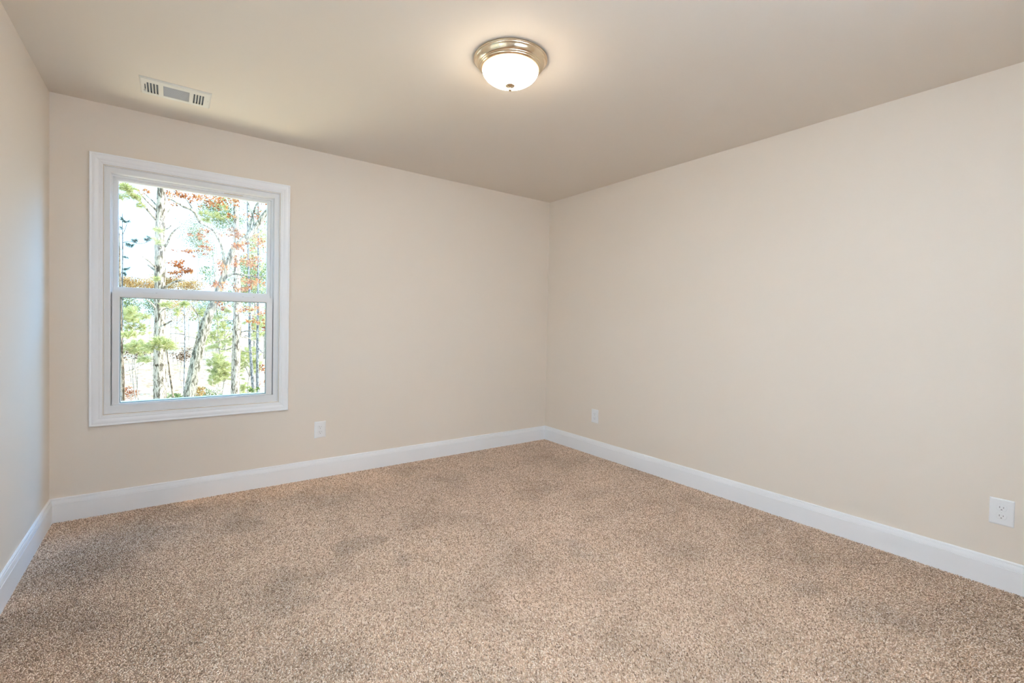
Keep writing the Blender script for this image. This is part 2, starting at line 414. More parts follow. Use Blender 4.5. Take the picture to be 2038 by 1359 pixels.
# ---------------------------------------------------------------- windows
def ring(bm, outer, inner, w0, w1, fm, chamfer=0.0):
    """rectangular ring between outer (u0,u1,z0,z1) and inner, from depth w0 to w1"""
    def rect(r, w, e=0.0): return [fm(r[0]-e, w, r[2]-e), fm(r[1]+e, w, r[2]-e), fm(r[1]+e, w, r[3]+e), fm(r[0]-e, w, r[3]+e)]
    loops = [rect(outer, w0), rect(outer, w1), rect(inner, w1), rect(inner, w0+chamfer)]
    if chamfer: loops.append(rect(inner, w0, chamfer))
    vs_ = [[bm.verts.new(p) for p in l] for l in loops]
    k = len(vs_)
    for a in range(k):
        A, B = vs_[a], vs_[(a+1) % k]
        for i in range(4):
            bm.faces.new([A[i], A[(i+1)%4], B[(i+1)%4], B[i]])

CAS = [(0,0),(0,0.0185),(0.004,0.0200),(0.009,0.0185),(0.011,0.0165),(0.018,0.0175),(0.026,0.0165),(0.034,0.0135),(0.041,0.0108),(0.044,0.0112),(0.050,0.0108),(0.0525,0.0090),(0.055,0.0095),(0.0585,0.0085),(0.060,0.0070),(0.060,0)]
def casing(name, outer, fm, parent, sides=4):
    """mitred moulding around a rectangle; sides=3 leaves the foot open (door)"""
    bm = bmesh.new(); loops = []
    for d, h in CAS:
        if sides == 4: pts = [(outer[0]+d, outer[2]+d), (outer[1]-d, outer[2]+d), (outer[1]-d, outer[3]-d), (outer[0]+d, outer[3]-d)]
        else: pts = [(outer[0]+d, outer[2]), (outer[0]+d, outer[3]-d), (outer[1]-d, outer[3]-d), (outer[1]-d, outer[2])]
        loops.append([bm.verts.new(fm(u, -h, z)) for u, z in pts])
    n = 4
    for a in range(len(loops)):
        A, B = loops[a], loops[(a+1) % len(loops)]
        for i in range(4 if sides == 4 else 3):
            bm.faces.new([A[i], A[(i+1)%n], B[(i+1)%n], B[i]])
    if sides == 3:
        bm.faces.new([l[0] for l in loops]); bm.faces.new([l[3] for l in loops])
    return bm_obj(name, bm, trim_m, parent, smooth=0.5)

def build_window(name, fm, units, outer):
    """units: list of u offsets; geometry of one unit spans u 0.2335..1.181"""
    root = empty(name, fm(outer[0], 0, outer[2]), kind='structure')
    def child(n, bm, m, par=None, **k):
        o = bm_obj(n, bm, m, par or root, **k)
        o.matrix_parent_inverse = (par or root).matrix_world.inverted() if False else Matrix.Translation(-Vector(fm(outer[0], 0, outer[2])))
        return o
    c = casing('window_casing', outer, fm, root)
    c.matrix_parent_inverse = Matrix.Translation(-Vector(fm(outer[0], 0, outer[2])))
    for du in units:
        g = lambda u, w, z, du=du: fm(u+du, w, z)
        bm = bmesh.new()
        ring(bm, (0.2337,1.1808,0.5972,2.0808), (0.2337+0.0025,1.1808-0.0025,0.5997,2.0783), -0.0035, T+0.005, g)
        ring(bm, (0.2362,1.1783,0.5997,2.0783), (0.2635,1.1485,0.6460,2.0450), 0.012, T+0.012, g, 0.003)
        ring(bm, (0.2635,1.1485,0.6460,2.0450), (0.2715,1.1330,0.6480,2.0325), 0.046, T+0.008, g, 0.002)
        child('window_frame', bm, vinyl_m)
        bm = bmesh.new()
        ring(bm, (0.2718,1.1327,1.3120,2.0322), (0.2945,1.1125,1.3670,2.0165), 0.060, 0.098, g, 0.004)
        us = child('upper_sash', bm, vinyl_m)
        bm = bmesh.new(); ring(bm, (0.2935,1.1135,1.3660,2.0175), (0.2960,1.1112,1.3682,2.0152), 0.074, 0.084, g); so = bm_obj('glass_spacer', bm, vinyl_m, us)
        bm = bmesh.new(); lo = g(0.2938,0.0785,1.3664); hi = g(1.1132,0.0800,2.0172)
        add_box(bm, [min(a,b) for a,b in zip(lo,hi)], [max(a,b) for a,b in zip(lo,hi)]); bm_obj('pane', bm, glass_m, us)
        bm = bmesh.new()
        ring(bm, (0.2700,1.1425,0.6475,1.3350), (0.3055,1.1050,0.6545,1.3035), 0.020, 0.058, g, 0.004)
        ls = child('lower_sash', bm, vinyl_m)
        bm = bmesh.new(); ring(bm, (0.3045,1.1060,0.6535,1.3045), (0.3088,1.1020,0.6575,1.3000), 0.036, 0.046, g); bm_obj('glass_spacer', bm, spacer_m, ls)
        bm = bmesh.new(); lo = g(0.3048,0.0405,0.6538); hi = g(1.1056,0.0420,1.3042)
        add_box(bm, [min(a,b) for a,b in zip(lo,hi)], [max(a,b) for a,b in zip(lo,hi)]); bm_obj('pane', bm, glass_m, ls)
        for ua in (0.418, 0.960):
            bm = bmesh.new()
            lo = g(ua,0.024,1.3350); hi = g(ua+0.055,0.050,1.3415); add_box(bm, [min(a,b) for a,b in zip(lo,hi)], [max(a,b) for a,b in zip(lo,hi)], 0.0015)
            bm_obj('tilt_latch', bm, vinyl_m, ls)
            bm = bmesh.new(); lo = g(ua+0.062,0.021,1.3352); hi = g(ua+0.071,0.034,1.3400); add_box(bm, [min(a,b) for a,b in zip(lo,hi)], [max(a,b) for a,b in zip(lo,hi)], 0.001)
            bm_obj('latch_button', bm, seam_m, ls)
        if name == 'window_1':
            bm = bmesh.new(); add_box(bm, (0.845,0.0450,2.0330), (0.957,0.0458,2.0352))
            child('tape_strip', bm, tape_m, label='thin amber strip of tape under the window head')
    return root

build_window('window_1', lambda u, w, z: (u, w, z), [0.0], (0.1695, 1.2450, 0.5315, 2.1450))
build_window('window_2_added', lambda u, w, z: (-w, u, z), [W2[0][0]-0.2335-0.001, W2[1][0]-0.2335-0.001], (W2[0][0]-0.0645, W2[1][1]+0.0645, 0.5315, 2.1450))  # added twin window, never in view, assumed here to let more light in
box('trim_1', (-0.002, -2.4945, 0.592), (0.009, -2.4255, 2.086), trim_m, **ST)

# doorway in the rear wall
dr = empty('door_1', (DOOR[0], REAR, 0), kind='structure')
inv = Matrix.Translation(-Vector((DOOR[0], REAR, 0)))
o = casing('door_casing', (DOOR[0]-0.065, DOOR[1]+0.065, FL, DOOR[3]+0.065), lambda u, w, z: (u, REAR-w, z), dr, 3); o.matrix_parent_inverse = inv
bm = bmesh.new()
add_box(bm, (DOOR[0], REAR-T-0.002, FL), (DOOR[0]+0.016, REAR+0.002, DOOR[3]))
add_box(bm, (DOOR[1]-0.016, REAR-T-0.002, FL), (DOOR[1], REAR+0.002, DOOR[3]))
add_box(bm, (DOOR[0]+0.016, REAR-T-0.002, DOOR[3]-0.016), (DOOR[1]-0.016, REAR+0.002, DOOR[3]))
o = bm_obj('door_jamb', bm, trim_m, dr); o.matrix_parent_inverse = inv

# ---------------------------------------------------------------- ceiling light
def lathe(bm, prof, seg=72):
    rings = []
    for r, z in prof:
        if r < 1e-6: rings.append([bm.verts.new((0, 0, z))])
        else: rings.append([bm.verts.new((r*math.cos(2*PI*i/seg), r*math.sin(2*PI*i/seg), z)) for i in range(seg)])
    for A, B in zip(rings, rings[1:]):
        if len(A) == 1 and len(B) == 1: continue
        for i in range(seg):
            j = (i+1) % seg
            if len(A) == 1: bm.faces.new([A[0], B[i], B[j]])
            elif len(B) == 1: bm.faces.new([A[i], A[j], B[0]])
            else: bm.faces.new([A[i], A[j], B[j], B[i]])

lt = empty('ceiling_light', (1.8473, -1.8645, H), label='flush mount ceiling light with brushed nickel ring and lit frosted glass bowl', category='light')
bm = bmesh.new()
lathe(bm, [(0.0,-0.0005),(0.1728,-0.0005),(0.1740,-0.003),(0.1742,-0.007),(0.1725,-0.0095),(0.1695,-0.0105),(0.1688,-0.0125),(0.1680,-0.0135),(0.1660,-0.0150),(0.1635,-0.0195),(0.1605,-0.0255),(0.1570,-0.0310),(0.1535,-0.0345),(0.1505,-0.0360),(0.1498,-0.0385),(0.1470,-0.0400),(0.1450,-0.0425),(0.1445,-0.0450),(0.1415,-0.0470),(0.1385,-0.0490),(0.1362,-0.0495),(0.1350,-0.0480),(0.1345,-0.0400),(0.0,-0.0390)])
bm_obj('mounting_pan', bm, nickel_m, lt, smooth=0.6)
bm = bmesh.new()
prof = [(0.0,-0.0450),(0.1335,-0.0460)]
for i in range(17):
    t = i/16; prof.append((0.1338*math.cos(t*PI/2)**0.92 if i < 16 else 0.0, -0.0470-0.0715*math.sin(t*PI/2)))
lathe(bm, prof)
bm_obj('glass_bowl', bm, bowl_m, lt, smooth=0.9, label='lit frosted glass bowl')
bm = bmesh.new()
lathe(bm, [(0,-0.1160),(0.0040,-0.1160),(0.0042,-0.1214),(0.0205,-0.1215),(0.0226,-0.1232),(0.0215,-0.1250),(0.0160,-0.1268),(0.0105,-0.1295),(0.0075,-0.1330),(0.0062,-0.1355),(0.0062,-0.1375),(0.0078,-0.1392),(0.0086,-0.1425),(0.0074,-0.1455),(0.0042,-0.1474),(0,-0.1480)], 40)
bm_obj('finial', bm, nickel_m, lt, smooth=0.9)

# ---------------------------------------------------------------- ceiling vent
vx0, vx1, vy0, vy1 = 0.4159, 0.7369, -0.5575, -0.3355
vt = empty('ceiling_vent', ((vx0+vx1)/2, (vy0+vy1)/2, H), label='white three section air register on the ceiling above the window', category='vent')
vinv = Matrix.Translation(-Vector(vt.location))
def vpart(n, bm, m, **k):
    o = bm_obj(n, bm, m, vt, **k); o.matrix_parent_inverse = vinv; return o
slots_l = [(0.447+i*0.0136, 0.447+i*0.0136+0.0095) for i in range(4)]
slots_r = [(0.6525+i*0.0136, 0.6525+i*0.0136+0.0095) for i in range(4)]
SY0, SY1 = -0.508, -0.371
holes = [(a, b, SY0, SY1) for a, b in slots_l+slots_r] + [(0.5185, 0.6350, SY0-0.003, SY1), (0.4365, 0.4415, -0.480, -0.400)]
def plate_holes(bm, x0, x1, y0, y1, z0, z1, holes):
    xe = sorted({x0, x1, *[h[0] for h in holes], *[h[1] for h in holes]}); ye = sorted({y0, y1, *[h[2] for h in holes], *[h[3] for h in holes]})
    sol = {(i, j): not any(h[0] < (xe[i]+xe[i+1])/2 < h[1] and h[2] < (ye[j]+ye[j+1])/2 < h[3] for h in holes) for i in range(len(xe)-1) for j in range(len(ye)-1)}
    cache = {}
    def V(x, y, z):
        k = (round(x,5), round(y,5), round(z,5))
        if k not in cache: cache[k] = bm.verts.new(k)
        return cache[k]
    for (i, j), s in sol.items():
        if not s: continue
        a, b, c, d = xe[i], xe[i+1], ye[j], ye[j+1]
        bm.faces.new([V(a,c,z0), V(b,c,z0), V(b,d,z0), V(a,d,z0)]); bm.faces.new([V(a,c,z1), V(b,c,z1), V(b,d,z1), V(a,d,z1)])
        for di, dj, e in ((-1,0,((a,c),(a,d))), (1,0,((b,c),(b,d))), (0,-1,((a,c),(b,c))), (0,1,((a,d),(b,d)))):
            if not sol.get((i+di, j+dj), False):
                (p, q), (r_, s_) = e; bm.faces.new([V(p,q,z0), V(r_,s_,z0), V(r_,s_,z1), V(p,q,z1)])
bm = bmesh.new()
plate_holes(bm, vx0+0.008, vx1-0.008, vy0+0.008, vy1-0.008, H-0.0085, H-0.0070, holes)
# sloping rim
o4 = [(vx0,vy0),(vx1,vy0),(vx1,vy1),(vx0,vy1)]; i4 = [(vx0+0.008,vy0+0.008),(vx1-0.008,vy0+0.008),(vx1-0.008,vy1-0.008),(vx0+0.008,vy1-0.008)]
A = [bm.verts.new((x,y,H-0.0003)) for x, y in o4]; A2 = [bm.verts.new((x,y,H-0.0025)) for x, y in o4]; B = [bm.verts.new((x,y,H-0.0085)) for x, y in i4]; B2 = [bm.verts.new((x,y,H-0.0070)) for x, y in i4]
for P_, Q_ in ((A, A2), (A2, B), (B2, A)):
    for i in range(4): bm.faces.new([P_[i], P_[(i+1)%4], Q_[(i+1)%4], Q_[i]])
vpart('face_plate', bm, vent_m)
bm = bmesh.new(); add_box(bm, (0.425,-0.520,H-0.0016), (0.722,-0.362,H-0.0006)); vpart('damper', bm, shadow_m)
for (a, b), lean in [(s, 1) for s in slots_l]+[(s, -1) for s in slots_r]:
    bm = bmesh.new()
    x0, x1 = (b-0.0012, b+0.0030) if lean > 0 else (a+0.0012, a-0.0030)
    v = [bm.verts.new(p) for p in ((x0,SY0,H-0.0072),(x0,SY1,H-0.0072),(x1-lean*0.006,SY1,H-0.0022),(x1-lean*0.006,SY0,H-0.0022))]
    f = bm.faces.new(v); e = bmesh.ops.extrude_face_region(bm, geom=[f]); bmesh.ops.translate(bm, verts=[q for q in e['geom'] if isinstance(q, bmesh.types.BMVert)], vec=(lean*0.0008, 0, -0.0002))
    vpart('louver', bm, vent_m)
bm = bmesh.new()
for i in range(15):
    y = SY0-0.002 + (i+0.5)*(SY1-SY0+0.002)/15
    v = [bm.verts.new(p) for p in ((0.5190,y+0.0021,H-0.0078),(0.6345,y+0.0021,H-0.0078),(0.6345,y-0.0012,H-0.0063),(0.5190,y-0.0012,H-0.0063))]
    f = bm.faces.new(v); e = bmesh.ops.extrude_face_region(bm, geom=[f]); bmesh.ops.translate(bm, verts=[q for q in e['geom'] if isinstance(q, bmesh.types.BMVert)], vec=(0, 0.0004, 0.0008))
vpart('centre_grille', bm, grille_m, label='grey centre grille of fine slats')
bm = bmesh.new(); add_box(bm, (0.4372,-0.404,H-0.010), (0.4408,-0.398,H-0.003)); add_box(bm, (0.4310,-0.398,H-0.0165), (0.4440,-0.380,H-0.0088), 0.0015)
vpart('damper_lever', bm, vent_m)
for x, y in ((0.431,-0.4445), (0.724,-0.4445)):
    b2 = bmesh.new(); bmesh.ops.create_uvsphere(b2, u_segments=16, v_segments=8, radius=0.0034); bmesh.ops.scale(b2, vec=(1,1,0.45), verts=b2.verts); bmesh.ops.translate(b2, vec=(x,y,H-0.0088), verts=b2.verts)
    vpart('screw', b2, vent_m, smooth=True)

# ---------------------------------------------------------------- wall outlets (local: x across, z up, -y out of the wall)
PW, PH = 0.0827, 0.1231
def face_outline(n=40):
    pts = []
    for i in range(n):
        a = 2*PI*i/n; x, z = 0.0172*math.cos(a), 0.0172*math.sin(a)
        pts.append((x, max(-0.0136, min(0.0136, z))))
    return pts
def make_outlet():
    r = empty('wall_outlet', (0,0,0), category='outlet')
    bm = bmesh.new()
    def rect(e, y): return [bm.verts.new((sx*(PW/2-e), y, sz*(PH/2-e))) for sx, sz in ((-1,-1),(1,-1),(1,1),(-1,1))]
    L_ = [rect(0, 0), rect(0, -0.0022), rect(0.0022, -0.0046), rect(0.0060, -0.0056)]
    for A, B in zip(L_, L_[1:]):
        for i in range(4): bm.faces.new([A[i], A[(i+1)%4], B[(i+1)%4], B[i]])
    bm.faces.new(L_[0]); bm.faces.new(L_[-1])
    bm_obj('cover_plate', bm, plate_m, r)
    for zc in (0.0195, -0.0195):
        bm = bmesh.new(); ol = face_outline()
        s = [bm.verts.new((x*1.045, -0.00555, z*1.045+zc)) for x, z in ol]; t = [bm.verts.new((x*1.045, -0.00585, z*1.045+zc)) for x, z in ol]
        n = len(ol)
        for i in range(n): bm.faces.new([s[i], s[(i+1)%n], t[(i+1)%n], t[i]])
        bm.faces.new(t)
        rc = bm_obj('receptacle', bm, seam_m, r)
        bm = bmesh.new()
        s = [bm.verts.new((x, -0.0058, z+zc)) for x, z in ol]; t = [bm.verts.new((x, -0.0070, z+zc)) for x, z in ol]; q = [bm.verts.new((x*0.95, -0.0074, z*0.95+zc)) for x, z in ol]
        for A, B in ((s, t), (t, q)):
            for i in range(n): bm.faces.new([A[i], A[(i+1)%n], B[(i+1)%n], B[i]])
        bm.faces.new(q)
        bm_obj('receptacle_face', bm, plate_m, rc)
        for x, hh in ((-0.0064, 0.0042), (0.0064, 0.0034)):
            bm = bmesh.new(); add_box(bm, (x-0.00125, -0.0077, zc+0.0030-hh), (x+0.00125, -0.0070, zc+0.0030+hh)); bm_obj('slot', bm, slot_m, rc)
        bm = bmesh.new(); pts = [(0.0027*math.cos(a), 0.0027*math.sin(a)) for a in [PI*i/10 for i in range(11)]] + [(-0.0027,-0.0018),(0.0027,-0.0018)]
        a_ = [bm.verts.new((x, -0.0070, z+zc-0.0080)) for x, z in pts]; b_ = [bm.verts.new((x, -0.0077, z+zc-0.0080)) for x, z in pts]
        for i in range(len(pts)): bm.faces.new([a_[i], a_[(i+1)%len(pts)], b_[(i+1)%len(pts)], b_[i]])
        bm.faces.new(b_); bm_obj('ground_hole', bm, slot_m, rc)
    b2 = bmesh.new(); bmesh.ops.create_uvsphere(b2, u_segments=16, v_segments=8, radius=0.0032); bmesh.ops.scale(b2, vec=(1,0.4,1), verts=b2.verts); bmesh.ops.translate(b2, vec=(0,-0.0058,0), verts=b2.verts)
    bm_obj('screw', b2, plate_m, r, smooth=True)
    return r
def dup(root):
    r = root.copy(); COL.objects.link(r)
    for ch in list(root.children):
        c = ch.copy(); COL.objects.link(c); c.parent = r
        for g in ch.children:
            d = g.copy(); COL.objects.link(d); d.parent = c
    return r
ot = make_outlet()
for i, (loc, rz, lab) in enumerate([
    ((1.4720, 0.0, 0.3588), 0.0, 'white duplex outlet on the window wall, beyond the lower corner of the window'),
    ((W, -0.7024, 0.3543), -PI/2, 'white duplex outlet on the right wall close to the far corner, smallest looking one'),
    ((W, -3.3029, 0.3544), -PI/2, 'white duplex outlet on the right wall nearest the camera, at the photo edge')]):
    o = ot if i == 0 else dup(ot)
    o.location = loc; o.rotation_euler = (0, 0, rz); o['label'] = lab; o['group'] = 'wall outlets above the baseboards'

# ---------------------------------------------------------------- outdoors
GZ = -2.95
def ground_mesh():
    n = 60; xs = np.linspace(-45, 60, n); ys = np.linspace(0.6, 90, n)
    gx, gy = np.meshgrid(xs, ys)
    gz = GZ + 0.07*np.sin(gx*0.8+gy*0.5) + 0.05*np.sin(gx*1.9-gy*1.3) + np.maximum(0, gy-34)*0.03
    V = np.stack([gx.ravel(), gy.ravel(), gz.ravel()], 1)
    i = np.arange(n*n).reshape(n, n)
    Fq = np.stack([i[:-1,:-1].ravel(), i[:-1,1:].ravel(), i[1:,1:].ravel(), i[1:,:-1].ravel()], 1)
    return np_mesh('ground', V, Fq, True)
new_obj('ground', ground_mesh(), litter_m, kind='structure')
new_obj('ground_side', np_mesh('ground_side', [(-60,-60,GZ-0.2),(60,-60,GZ-0.2),(60,0.6,GZ-0.2),(-60,0.6,GZ-0.2)], [(0,1,2,3)]), litter_m, kind='structure')

def catmull(pts, sub):
    P = [np.array(p, dtype=float) for p in pts]; P = [2*P[0]-P[1]] + P + [2*P[-1]-P[-2]]; out = []
    for i in range(1, len(P)-2):
        for k in range(sub):
            t = k/sub; a, b, c, d = P[i-1], P[i], P[i+1], P[i+2]
            out.append(0.5*((2*b)+(c-a)*t+(2*a-5*b+4*c-d)*t*t+(3*b-a-3*c+d)*t**3))
    out.append(P[-2]); return np.array(out)

def tube_mesh(name, pts, sub=6, seg=14, rough=0.08):
    C = catmull(pts, sub); n = len(C); pos = C[:, :3]; rad = np.maximum(C[:, 3], 0.003)
    tan = np.gradient(pos, axis=0); tan /= np.linalg.norm(tan, axis=1)[:, None]
    ref = np.array([0.0, 1.0, 0.0]); a1 = np.cross(tan, ref); a1 /= np.linalg.norm(a1, axis=1)[:, None]; a2 = np.cross(tan, a1)
    th = np.linspace(0, 2*PI, seg, endpoint=False)
    noise = 1 + rough*rng.normal(0, 1, (n, seg)).clip(-2, 2)
    V = pos[:, None, :] + (a1[:, None, :]*np.cos(th)[None, :, None] + a2[:, None, :]*np.sin(th)[None, :, None])*(rad[:, None]*noise)[:, :, None]
    V = np.concatenate([V.reshape(-1, 3), pos[:1], pos[-1:]])
    F = []
    for i in range(n-1):
        for j in range(seg): F.append((i*seg+j, i*seg+(j+1) % seg, (i+1)*seg+(j+1) % seg, (i+1)*seg+j))
    me = bpy.data.meshes.new(name)
    caps = [((j+1) % seg, j, n*seg) for j in range(seg)] + [((n-1)*seg+j, (n-1)*seg+(j+1) % seg, n*seg+1) for j in range(seg)]
    me.from_pydata(V.tolist(), [], F+caps); me.polygons.foreach_set('use_smooth', [True]*len(me.polygons)); me.update()
    return me

def leaf_mesh(name, blobs, size=0.075):
    """broad leaves folded along the midrib; blob = x,y,z,rx,rz,count"""
    Vs, Fs, b = [], [], 0
    for x, y, z, rx, rz, n in blobs:
        d = rng.normal(0, 1, (n, 3)); d /= np.linalg.norm(d, axis=1)[:, None]; rr = rng.uniform(0.15, 1, (n, 1))**0.6
        c = np.array([x, y, z]) + d*rr*np.array([rx, (rx+rz)/2, rz])*1.25
        tw = np.array([x, y, z]) + rng.normal(0, 1, (max(3, n//14), 3))*np.array([rx, (rx+rz)/2, rz])*0.75
        c = tw[rng.integers(0, len(tw), n)]*0.62 + c*0.38
        a = rng.normal(0, 1, (n, 3)); a[:, 2] -= 0.6; a /= np.linalg.norm(a, axis=1)[:, None]
        q = rng.normal(0, 1, (n, 3)); s = np.cross(a, q); s /= np.linalg.norm(s, axis=1)[:, None]; m = np.cross(a, s)
        L = size*rng.uniform(0.6, 1.25, (n, 1)); w = L*rng.uniform(0.28, 0.42, (n, 1)); f = w*rng.uniform(0.1, 0.6, (n, 1))
        P = np.stack([c-a*L*0.5, c+s*w+m*f-a*L*0.05, c+a*L*0.5, c-s*w+m*f-a*L*0.05, c+s*w*0.6+m*f*0.6+a*L*0.3, c-s*w*0.6+m*f*0.6+a*L*0.3], 1)
        Vs.append(P.reshape(-1, 3)); t = np.array([(0,1,4),(0,4,2),(0,2,5),(0,5,3)])
        Fs.append((np.arange(n)[:, None, None]*6+t[None]+b).reshape(-1, 3)); b += 6*n
    return np_mesh(name, np.concatenate(Vs), np.concatenate(Fs))

def needle_mesh(name, blobs, length=0.17, per=80, width=0.005):
    """bursts of long needles; blob count = number of bursts"""
    Vs, Fs, b = [], [], 0
    for x, y, z, rx, rz, k in blobs:
        for _ in range(k):
            d = rng.normal(0, 1, 3); d /= np.linalg.norm(d)
            c = np.array([x, y, z]) + d*rng.uniform(0.1, 0.9)*np.array([rx, (rx+rz)/2, rz])
            ax = rng.normal(0, 1, 3); ax[2] = abs(ax[2])*0.6+0.2; ax /= np.linalg.norm(ax)
            v = rng.normal(0, 1, (per, 3)); v /= np.linalg.norm(v, axis=1)[:, None]; v = v*0.85+ax; v /= np.linalg.norm(v, axis=1)[:, None]
            s = np.cross(v, rng.normal(0, 1, (per, 3))); s /= np.linalg.norm(s, axis=1)[:, None]
            L = length*rng.uniform(0.6, 1.1, (per, 1)); o_ = c + ax*rng.uniform(-0.06, 0.06, (per, 1))
            droop = np.array([0, 0, -0.12])*L
            P = np.stack([o_-s*width/2, o_+s*width/2, o_+v*L*0.6+s*width/2+droop*0.3, o_+v*L+droop], 1)
            Vs.append(P.reshape(-1, 3)); t = np.array([(0,1,2),(0,2,3)])
            Fs.append((np.arange(per)[:, None, None]*4+t[None]+b).reshape(-1, 3)); b += 4*per
    return np_mesh(name, np.concatenate(Vs), np.concatenate(Fs))

def tree(name, label, bark, foliage_m, data, cat='tree', seg=18, lsize=0.085, group=None, nlen=0.14, dens=1.0):
    x, y, z, r = data['trunk'][0]
    root = empty(name, (x, y, GZ), label=label, category=cat)
    if group: root['group'] = group
    inv_ = Matrix.Translation((-x, -y, -GZ))
    def ch(n, me, m):
        o_ = new_obj(n, me, m, root); o_.matrix_parent_inverse = inv_; return o_
    ch('trunk', tube_mesh('trunk', data['trunk'], 8, seg, 0.05), bark)
    for b in data.get('branches', []): ch('branch', tube_mesh('branch', b, 4, 9, 0.06), bark)
    if data.get('leaves'): ch('foliage', leaf_mesh('foliage', [b[:5] + (int(b[5]*dens),) for b in data['leaves']], lsize), foliage_m)
    if data.get('needles'): ch('foliage', needle_mesh('foliage', data['needles'], nlen), foliage_m)
    return root

